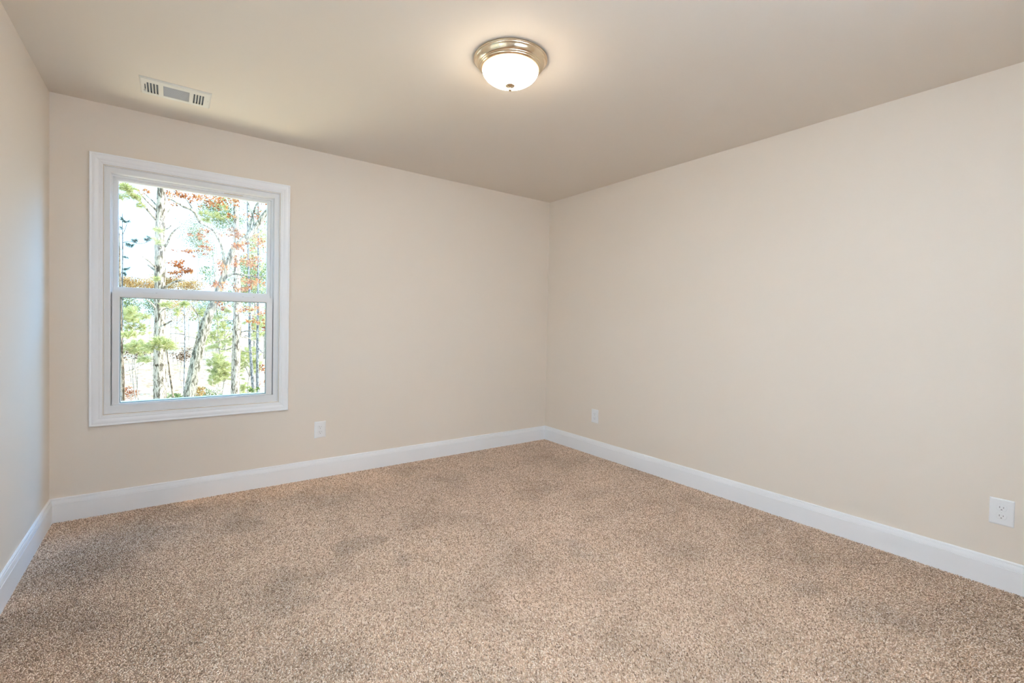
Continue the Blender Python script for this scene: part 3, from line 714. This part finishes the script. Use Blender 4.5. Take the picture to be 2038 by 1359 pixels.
TREES = {'big_pine':{'trunk':[(0.385,9.5,-2.95,0.1534),(0.375,9.5,-0.76,0.1227),(0.372,9.5,-0.076,0.118),(0.37,9.5,0.493,0.1087),(0.368,9.5,1.06,0.1041),(0.366,9.5,1.626,0.1039),(0.368,9.5,2.191,0.0993),(0.367,9.5,2.642,0.097),(0.37,9.5,3.092,0.0947),(0.373,9.5,3.43,0.0856),(0.385,9.5,3.769,0.0789),(0.384,9.5,4.105,0.0721),(0.388,9.5,5.448,0.0584),(0.389,9.5,7.558,0.0403)],'branches':[[(0.315,9.5,3.298,0.0269),(0.202,9.38,3.439,0.0241),(0.075,9.26,3.582,0.0214),(-0.047,9.14,3.699,0.0188),(-0.164,9.02,3.79,0.0142),(-0.293,8.9,3.884,0.0099)],[(0.305,9.5,3.532,0.0224),(0.228,9.375,3.607,0.0197),(0.135,9.25,3.677,0.015),(0.038,9.125,3.785,0.0126),(-0.057,9.0,3.868,0.009)],[(0.323,9.5,3.624,0.0179),(0.221,9.633,3.778,0.0134),(0.127,9.767,3.891,0.0116),(0.033,9.9,4.026,0.0098)],[(0.45,9.5,3.464,0.0159),(0.513,9.65,3.591,0.0139),(0.559,9.8,3.695,0.0094)],[(0.434,9.5,2.74,0.0318),(0.498,9.4,2.825,0.025),(0.543,9.3,2.952,0.0226),(0.597,9.2,3.045,0.0203),(0.668,9.1,3.129,0.0136),(0.739,9.0,3.179,0.009)],[(0.414,9.5,3.155,0.0226),(0.497,9.35,3.143,0.0158),(0.569,9.2,3.208,0.0113)],[(0.328,9.5,2.188,0.0315),(0.258,9.4,2.308,0.0221),(0.173,9.3,2.391,0.0174),(0.072,9.2,2.458,0.0111)],[(0.292,9.5,2.207,0.0269),(0.217,9.65,2.27,0.0202),(0.14,9.8,2.344,0.0135)],[(0.438,9.5,1.8,0.0273),(0.529,9.4,1.891,0.0228),(0.657,9.3,1.973,0.0207),(0.821,9.2,2.013,0.0186)],[(0.322,9.5,1.308,0.027),(0.244,9.367,1.438,0.0176),(0.169,9.233,1.52,0.013),(0.104,9.1,1.578,0.0085)],[(0.403,9.5,1.322,0.0182),(0.495,9.367,1.357,0.0114),(0.622,9.233,1.326,0.0091),(0.822,9.1,1.32,0.0069)],[(0.459,9.5,0.993,0.0229),(0.523,9.4,1.041,0.0183),(0.596,9.3,1.089,0.0137)],[(0.281,9.5,0.234,0.018),(0.178,9.375,0.202,0.0132),(0.06,9.25,0.116,0.0112),(-0.069,9.125,0.045,0.0084),(-0.195,9.0,0.009,0.0061)]],'needles':[(-0.192,8.8,3.82,0.143,0.111,16),(-0.056,9.0,3.679,0.148,0.082,9),(-0.003,9.1,3.539,0.084,0.067,2),(-0.277,8.9,3.589,0.064,0.079,2),(0.368,9.0,3.041,0.087,0.087,4),(0.323,9.1,2.832,0.061,0.07,2),(0.398,8.7,0.61,0.222,0.136,20),(0.553,8.8,0.528,0.175,0.123,13),(0.244,8.8,0.532,0.135,0.101,9),(-0.093,8.9,0.763,0.196,0.114,12),(-0.146,9.9,1.274,0.159,0.106,4),(0.063,9.8,1.166,0.143,0.09,4),(0.137,9.0,0.221,0.153,0.068,4),(0.657,9.0,1.27,0.162,0.054,3),(0.32,9.0,1.986,0.069,0.069,2),(0.479,8.9,1.438,0.192,0.052,4),(0.79,8.9,1.472,0.181,0.072,4)]},
'leaning_oak':{'trunk':[(0.629,11.0,-2.95,0.1678),(0.948,11.0,-0.968,0.1342),(1.042,11.0,-0.384,0.1299),(1.116,11.0,0.073,0.1253),(1.201,11.0,0.533,0.1153),(1.287,11.0,0.929,0.1078),(1.363,11.0,1.222,0.1002),(1.473,11.0,1.531,0.0872),(1.606,11.0,1.939,0.074),(1.73,11.0,2.35,0.0719),(1.82,11.0,2.694,0.0725),(1.911,11.0,2.974,0.076),(2.086,11.0,3.224,0.0802),(2.277,11.0,3.425,0.0726),(2.47,11.0,3.727,0.0677),(2.641,11.0,4.03,0.0624),(2.865,11.0,4.373,0.0573),(3.288,11.0,4.988,0.0396)],'branches':[[(1.539,11.0,1.734,0.0453),(1.626,10.962,2.005,0.0398),(1.667,10.923,2.246,0.0342),(1.685,10.885,2.538,0.0313),(1.68,10.846,2.865,0.0283),(1.607,10.808,3.144,0.0253),(1.47,10.769,3.41,0.0249),(1.313,10.731,3.525,0.0271),(1.16,10.692,3.6,0.032),(1.052,10.654,3.806,0.0315),(0.946,10.615,3.884,0.0285),(0.801,10.577,3.915,0.0229),(0.698,10.538,3.978,0.0176),(0.479,10.5,4.067,0.0098)],[(1.662,11.0,2.076,0.0286),(1.749,10.943,2.24,0.0287),(1.847,10.886,2.324,0.0289),(1.957,10.829,2.355,0.0262),(2.092,10.771,2.335,0.0235),(2.263,10.714,2.33,0.0208),(2.484,10.657,2.288,0.0182),(2.646,10.6,2.365,0.0123)],[(1.178,11.0,0.691,0.0219),(1.174,10.94,0.955,0.0185),(1.16,10.88,1.139,0.0184),(1.092,10.82,1.319,0.0172),(0.993,10.76,1.469,0.0137),(0.897,10.7,1.566,0.0104)],[(1.093,11.0,0.271,0.0217),(1.068,10.933,0.406,0.0162),(1.108,10.867,0.566,0.014),(1.116,10.8,0.698,0.0107)],[(1.651,11.0,2.116,0.0229),(1.681,10.933,1.94,0.0171),(1.643,10.867,1.735,0.017),(1.549,10.8,1.557,0.0112)],[(1.256,11.0,0.532,0.0497),(1.358,11.062,0.796,0.0447),(1.416,11.125,1.063,0.0395),(1.497,11.188,1.307,0.0342),(1.581,11.25,1.527,0.0288)],[(2.253,11.0,3.409,0.0422),(2.325,11.12,3.725,0.0306),(2.424,11.24,4.108,0.0279),(2.537,11.36,4.43,0.0252),(2.705,11.48,4.669,0.0193),(2.929,11.6,4.981,0.0132)],[(2.349,11.0,3.545,0.0243),(2.42,11.1,3.874,0.0185),(2.344,11.2,4.214,0.0154),(2.255,11.3,4.511,0.0123),(2.143,11.4,4.652,0.0091)],[(1.064,11.0,3.869,0.0162),(0.895,11.167,4.21,0.0128),(0.77,11.333,4.326,0.0107),(0.611,11.5,4.463,0.008)]],'leaves':[(0.781,10.7,4.173,0.287,0.144,60),(1.205,11.3,4.316,0.334,0.2,70),(1.595,11.2,4.283,0.344,0.206,55),(0.61,11.2,4.424,0.188,0.083,25),(0.062,11.5,4.338,0.141,0.081,22),(0.685,10.6,2.488,0.223,0.081,55),(0.893,10.7,2.326,0.187,0.083,45),(0.672,11.3,2.289,0.191,0.095,35),(0.93,11,2.869,0.234,0.085,40),(1.324,11.3,3.011,0.248,0.09,35),(1.373,11.2,3.446,0.202,0.112,24),(1.151,11.2,3.311,0.176,0.11,24),(2.019,11.3,3.503,0.24,0.144,50),(2.079,10.7,3.092,0.257,0.14,55),(1.955,11.2,2.726,0.214,0.166,50),(2.392,11.3,2.776,0.323,0.249,75),(2.575,11.3,3.362,0.227,0.227,45),(2.395,10.8,2.182,0.291,0.194,80),(2.14,11.2,1.98,0.266,0.121,40),(1.626,10.7,2.451,0.157,0.224,35),(1.518,10.7,1.985,0.177,0.133,35),(2.52,11.4,4.08,0.227,0.202,40),(2.682,11.4,4.462,0.154,0.154,24),(2.023,11.4,4.422,0.241,0.121,35),(1.846,11.4,4.047,0.143,0.143,15),(1.654,11,1.579,0.252,0.092,28),(2.243,11,1.438,0.266,0.121,35),(2.641,11.2,1.369,0.178,0.178,24),(2.467,11.3,1.08,0.201,0.126,20),(1.747,11,1.448,0.139,0.069,14)]},
'straight_pine':{'trunk':[(2.147,13.0,-2.95,0.1431),(2.181,13.0,-1.436,0.1145),(2.202,13.0,-0.5,0.1179),(2.217,13.0,0.28,0.1146),(2.233,13.0,0.903,0.1146),(2.234,13.0,1.68,0.1044),(2.215,13.0,2.455,0.094),(2.203,13.0,3.227,0.0804),(2.183,13.0,4.15,0.0702),(2.165,13.0,4.915,0.0633),(2.123,13.0,7.046,0.053),(2.079,13.0,9.608,0.0329)],'branches':[[(2.141,13.0,0.622,0.0201),(1.999,12.9,0.58,0.0171),(1.835,12.8,0.508,0.0129),(1.637,12.7,0.423,0.0101)],[(2.315,13.0,0.732,0.0177),(2.44,12.9,0.766,0.0164),(2.592,12.8,0.786,0.0137),(2.773,12.7,0.727,0.0104)],[(2.302,13.0,0.591,0.0136),(2.567,13.15,0.538,0.0126),(2.799,13.3,0.418,0.0093)],[(2.111,13.0,1.087,0.0133),(1.951,13.15,1.083,0.0106),(1.778,13.3,1.047,0.0079)],[(2.305,13.0,0.153,0.0136),(2.54,12.9,0.123,0.011),(2.736,12.8,0.094,0.0091)],[(2.131,13.0,3.912,0.02),(1.966,13.25,4.205,0.016),(1.825,13.5,4.367,0.0107)],[(2.297,13.0,1.294,0.0163),(2.492,13.15,1.283,0.0139),(2.678,13.3,1.289,0.0106)],[(2.156,13.0,0.28,0.0161),(1.93,13.15,0.182,0.0133),(1.625,13.3,0.272,0.0098)]],'needles':[(1.97,13.4,1.396,0.242,0.108,7),(1.83,13.3,1.173,0.238,0.106,6),(1.697,13.2,0.276,0.313,0.131,8),(1.959,13.2,0.428,0.213,0.133,5),(1.712,13.8,4.37,0.349,0.161,12),(1.99,13.9,4.669,0.303,0.138,8),(1.448,13.8,4.174,0.289,0.158,7),(1.316,13.8,4.465,0.234,0.13,5),(2.633,13.4,1.417,0.199,0.114,4),(2.523,13.4,1.06,0.197,0.113,4),(2.048,13.8,4.98,0.275,0.11,5)]},
'thin_grey':{'trunk':[(3.179,16.0,-2.95,0.0519),(3.108,16.0,-1.963,0.0415),(3.033,16.0,-0.923,0.0495),(2.988,16.0,-0.359,0.0493),(2.95,16.0,0.295,0.0451),(2.938,16.0,0.855,0.0409),(2.931,16.0,1.785,0.0367),(2.89,16.0,2.895,0.0325),(2.844,16.0,4.734,0.0243),(2.813,16.0,6.746,0.0161)],'branches':[[(2.957,16.0,0.445,0.0131),(2.838,16.1,0.516,0.0114),(2.719,16.2,0.438,0.0081)],[(2.936,16.0,1.041,0.0147),(3.079,16.1,1.268,0.0116),(3.207,16.2,1.423,0.0084)]],'needles':[(3.015,16.3,1.985,0.299,0.233,7),(3.264,16.3,2.378,0.27,0.203,5),(2.873,16.3,3.291,0.23,0.329,6),(3.136,16.3,3.694,0.268,0.268,6),(2.797,16.3,2.536,0.197,0.197,3),(3.308,16.3,3.142,0.203,0.237,4)]},
'thin_straight':{'trunk':[(3.107,15.0,-2.95,0.0596),(3.088,15.0,-1.812,0.0477),(3.073,15.0,-0.913,0.0476),(3.066,15.0,-0.018,0.0435),(3.067,15.0,0.875,0.0395),(3.068,15.0,1.766,0.0355),(3.062,15.0,3.541,0.0276),(3.045,15.0,5.658,0.0157)],'branches':[[(3.053,15.0,0.661,0.0158),(2.898,14.9,0.751,0.0124),(2.717,14.8,0.7,0.0092)],[(3.073,15.0,0.161,0.0127),(3.171,14.9,-0.014,0.0095),(3.253,14.8,-0.063,0.0079)]],'leaves':[(3.194,15,0.876,0.16,0.223,22),(3.219,15.2,-0.669,0.161,0.145,35),(3.271,15.2,-1.127,0.13,0.162,20),(2.966,15.2,1.049,0.127,0.158,12)]},
'sapling_pine':{'trunk':[(-0.566,14.0,-2.95,0.0248),(-0.566,14.0,-1.354,0.0198),(-0.566,14.0,0.852,0.018),(-0.568,14.0,1.949,0.0169),(-0.569,14.0,2.46,0.0146),(-0.565,14.0,3.043,0.0135),(-0.568,14.0,3.479,0.0112),(-0.572,14.0,3.842,0.009),(-0.573,14.0,4.132,0.0056)],'branches':[[(-0.565,14.0,3.276,0.009),(-0.496,13.96,3.323,0.0079),(-0.358,13.92,3.334,0.0074),(-0.241,13.88,3.299,0.0075),(-0.078,13.84,3.313,0.007),(0.039,13.8,3.38,0.0058)],[(-0.566,14.0,3.523,0.009),(-0.519,13.967,3.655,0.0079),(-0.473,13.933,3.816,0.0056),(-0.46,13.9,3.943,0.0045)],[(-0.577,14.0,3.507,0.0067),(-0.64,14.1,3.542,0.0056)],[(-0.565,14.0,3.072,0.0067),(-0.639,14.1,3.119,0.0056)],[(-0.564,14.0,2.883,0.0067),(-0.48,14.1,2.901,0.0057)],[(-0.564,14.0,2.548,0.0056),(-0.456,14.1,2.55,0.0046)]],'needles':[(-0.402,13.9,3.224,0.091,0.057,4),(-0.288,13.9,3.354,0.08,0.057,3),(-0.034,13.9,3.429,0.105,0.058,4),(0.107,13.9,3.491,0.071,0.047,2),(-0.499,14,3.896,0.045,0.056,2),(-0.486,14,2.876,0.057,0.034,1),(-0.473,14,2.526,0.068,0.045,2),(-0.53,14,2.39,0.056,0.045,2),(-0.6,14,3.693,0.045,0.045,1),(-0.567,14,3.973,0.056,0.045,2)]},
'edge_trunk':{'trunk':[(-0.371,12.0,-2.95,0.044),(-0.41,12.0,-1.068,0.0352),(-0.421,12.0,-0.543,0.0351),(-0.432,12.0,-0.151,0.0326),(-0.453,12.0,0.241,0.03),(-0.464,12.0,0.761,0.0274),(-0.475,12.0,1.538,0.0249),(-0.508,12.0,2.827,0.0223),(-0.561,12.0,4.74,0.0196)],'branches':[],'needles':[]},
'dead_stem':{'trunk':[(0.871,11.5,-2.95,0.0269),(0.623,11.5,-0.894,0.0215),(0.589,11.5,-0.612,0.0193),(0.556,11.5,-0.345,0.0181),(0.534,11.5,-0.119,0.017),(0.512,11.5,0.093,0.0159),(0.479,11.5,0.384,0.0106),(0.457,11.5,0.648,0.0053)],'branches':[],'leaves':[]},
'young_mid':{'trunk':[(0.984,18.0,-2.95,0.0255),(0.994,18.0,-1.891,0.0204),(1.01,18.0,-0.163,0.0188),(1.015,18.0,0.508,0.0173),(1.005,18.0,0.986,0.0141),(0.994,18.0,1.559,0.0094)],'branches':[[(0.999,18.0,0.489,0.0117),(0.813,18.1,0.524,0.0093),(0.552,18.2,0.52,0.0077)],[(0.999,18.0,0.451,0.011),(1.288,18.1,0.37,0.0096),(1.502,18.2,0.287,0.0082)],[(1.001,18.0,0.163,0.0102),(0.863,18.2,0.174,0.0078)]],'needles':[(0.734,18,0.697,0.185,0.077,2),(0.889,18,0.603,0.124,0.078,2),(0.845,18,0.165,0.093,0.047,1)]}}
SHRUBS = [('a',2.017,14.5,-0.671,0.52,0.57,1440),('b',1.681,16.2,-1.546,0.52,0.27,800),('c',3.07,17,-0.633,0.45,0.96,1120),('d',0.735,14,-1.308,0.23,0.15,352),('e',2.47,11.2,-0.978,0.25,0.13,560),('f',-0.571,20,0.938,0.62,0.62,1200),('g',-0.311,17.5,0.074,0.62,0.31,832),('h',1.259,12.4,-1.022,0.17,0.14,320),('i',-0.956,28,2.919,0.74,0.33,1320),('j',0.351,30,3.181,0.84,0.42,1320),('k',1.045,25,-0.75,0.62,0.33,330),('l',3.913,24,3.069,0.78,1.06,3300),('m',2.605,26,0.393,0.87,1.19,1760),('n',2.975,32,7.747,1.26,0.93,2860),('o',1.629,34.5,3.131,0.95,0.61,1320),('p',-0.686,22.5,-0.408,0.58,0.24,330),('q',-0.753,21.9,-2.131,0.4,0.23,480),('r',3.983,21.5,1.004,0.43,0.98,960),('s',4.433,28,5.729,0.89,1.58,1760),('t',2.19,37,6.617,1.02,1.2,1980),('u',0.967,39,1.149,1.09,1.03,1100),('v',-1.448,32.5,1.822,0.79,0.56,1100),('w',-0.492,36,1.928,0.75,0.69,1000),('x',0.675,44,2.13,1.07,0.67,900),('y',2.889,42.5,1.939,1.04,0.77,1000),('z',5.323,33.5,2.461,1.0,0.93,1200)]


tree('pine_tree', 'thick furrowed pine trunk with upswept bare limbs, filling the first third of the window', pine_bark_m, needle_m, TREES['big_pine'], seg=26)
tree('oak_tree', 'leaning oak with a crooked trunk and orange autumn leaves outside the window', oak_bark_m, oak_leaf_m, TREES['leaning_oak'], seg=24, lsize=0.055, dens=3.2)
tree('pine_tree', 'straight pale pine trunk just past the leaning oak', pine_bark_m, needle_m, TREES['straight_pine'], seg=20)
tree('young_pine', 'slim grey trunk between the straight pine and the window edge', grey_bark_m, needle_m, TREES['thin_grey'], seg=12)
tree('young_oak', 'slim straight trunk with red leaves closest to the window edge', grey_bark_m, red_leaf_m, TREES['thin_straight'], seg=12, lsize=0.07, dens=1.8)
tree('pine_sapling', 'thin sapling with blue-green needles against the white sky', grey_bark_m, blue_needle_m, TREES['sapling_pine'], seg=9, nlen=0.10)
tree('forest_tree', 'brownish trunk half hidden by the sash stile under the sapling', brown_bark_m, needle_m, TREES['edge_trunk'], seg=12)
tree('dead_stem', 'short bare brown stem leaning beside the thick pine trunk', brown_bark_m, needle_m, TREES['dead_stem'], seg=10)
tree('young_pine', 'wispy bare young pine seen between the thick pine and the leaning oak', grey_bark_m, needle_m, TREES['young_mid'], seg=8, nlen=0.12)

SH = {'a': ('bright green pine seedling in front of the straight pine', green_leaf_m), 'b': ('low yellow-green bush between the leaning oak and the straight pine', pale_leaf_m),
      'c': ('tall green young pine behind the two slim trunks', green_leaf_m), 'd': ('small bush at the foot of the dead stem', pale_leaf_m),
      'e': ('low green bush at the bottom corner of the lower pane', green_leaf_m), 'f': ('pale green young pine beside the thick pine, just under the meeting rail', pale_leaf_m),
      'g': ('small green pine below the pale young pine beside the thick trunk', green_leaf_m), 'h': ('small scrub at the foot of the leaning oak', gold_leaf_m),
      'i': ('golden treetop low on the white sky beyond the sapling', gold_leaf_m), 'j': ('golden treetop just behind the thick pine trunk', gold_leaf_m),
      'k': ('thicket low on the slope beyond the thick pine, coloured dark brown for shade', shaded_brown_leaf_m), 'l': ('leafy green tree rising behind the two slim trunks', green_leaf_m),
      'm': ('green pine filling the gap between the oak and the straight pine', pale_leaf_m), 'n': ('tall pale green tree crowned above the oak limbs', pale_leaf_m),
      'o': ('golden tree between the thick pine and the oak at the meeting rail', gold_leaf_m), 'p': ('thicket low on the slope by the sash stile, shade put into its dark brown', shaded_brown_leaf_m),
      'q': ('orange scrub on the leaf litter at the bottom of the lower pane by the stile', red_leaf_m), 'r': ('narrow pale green pine between the two slim trunks', pale_leaf_m),
      's': ('pale green pine rising behind the thick limb of the oak', pale_leaf_m), 't': ('thin mixed tree far behind the arching oak branch', pale_leaf_m),
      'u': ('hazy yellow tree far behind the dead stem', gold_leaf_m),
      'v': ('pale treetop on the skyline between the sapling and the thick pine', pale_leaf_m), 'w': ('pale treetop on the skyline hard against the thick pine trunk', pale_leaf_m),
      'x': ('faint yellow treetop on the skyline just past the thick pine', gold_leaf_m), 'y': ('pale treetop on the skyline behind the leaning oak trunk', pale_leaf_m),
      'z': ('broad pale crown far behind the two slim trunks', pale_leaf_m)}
for key, x, y, z, rx, rz, n in SHRUBS:
    lab, lm = SH[key]
    far = y > 22
    bl = [(x + rng.normal(0, rx*0.35), y + rng.normal(0, 0.3), z + rng.normal(0, rz*0.35), rx*0.7, rz*0.7, n//6) for _ in range(6)]
    st = [(x+0.15, y, GZ-0.1, 0.018), (x-0.06, y, (z+GZ)/2, 0.014), (x+0.03, y, z, 0.010), (x, y, z+rz*0.7, 0.005)]
    br = [[(x, y, z-rz*0.5, 0.02), (x+s*rx*0.4, y, z, 0.012), (x+s*rx*0.8, y, z+rz*0.4, 0.006)] for s in (-1, 1)]
    if key in 'fgmacrs':
        bl = [(a_, b_, c_, d_, e_, max(6, n//40)) for a_, b_, c_, d_, e_, _ in bl]
        tree('young_pine', lab, pale_bark_m, needle_m, dict(trunk=st, branches=br, needles=bl), cat='pine', seg=8, nlen=0.13)
        continue
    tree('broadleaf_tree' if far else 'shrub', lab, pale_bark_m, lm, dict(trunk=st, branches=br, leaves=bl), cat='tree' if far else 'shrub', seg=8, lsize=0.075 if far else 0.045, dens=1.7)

# trees further back in the wood
spots = []
while len(spots) < 12:
    y = float(rng.uniform(40, 58)); x = float(rng.uniform(2.0, 17.0)) if len(spots) < 9 else float(rng.uniform(-13, -2.5))
    if all(math.hypot(x-a, y-b) > 4.6 for a, b in spots) and all(math.hypot(x-q[1], y-q[2]) > 3.6 for q in SHRUBS): spots.append((x, y))
for x, y in spots:
    h = float(rng.uniform(9, 14)) if x > 1.5 else float(rng.uniform(3.2, 4.6))
    r = float(rng.uniform(0.07, 0.13)); lean = float(rng.normal(0, 0.25))
    g0 = GZ + max(0, y-34)*0.03 - 0.15
    tr = [(x, y, g0, r), (x+lean*0.4, y, g0+h*0.4, r*0.8), (x+lean, y, g0+h, r*0.2)]
    lo = 0.22
    bl = [(x+lean*0.7+float(rng.normal(0, 0.45)), y+float(rng.normal(0, 0.4)), g0+h*float(rng.uniform(lo, 1.0)), 0.8, 0.45, 110) for _ in range(10)]
    br = [[(x+lean*0.5, y, g0+h*q, r*0.4), (x+lean*0.5+sg*0.5, y, g0+h*q+0.15, r*0.25), (x+lean*0.5+sg*1.0, y, g0+h*q+0.4, r*0.1)] for q, sg in ((0.45, 1), (0.55, -1), (0.68, 1))]
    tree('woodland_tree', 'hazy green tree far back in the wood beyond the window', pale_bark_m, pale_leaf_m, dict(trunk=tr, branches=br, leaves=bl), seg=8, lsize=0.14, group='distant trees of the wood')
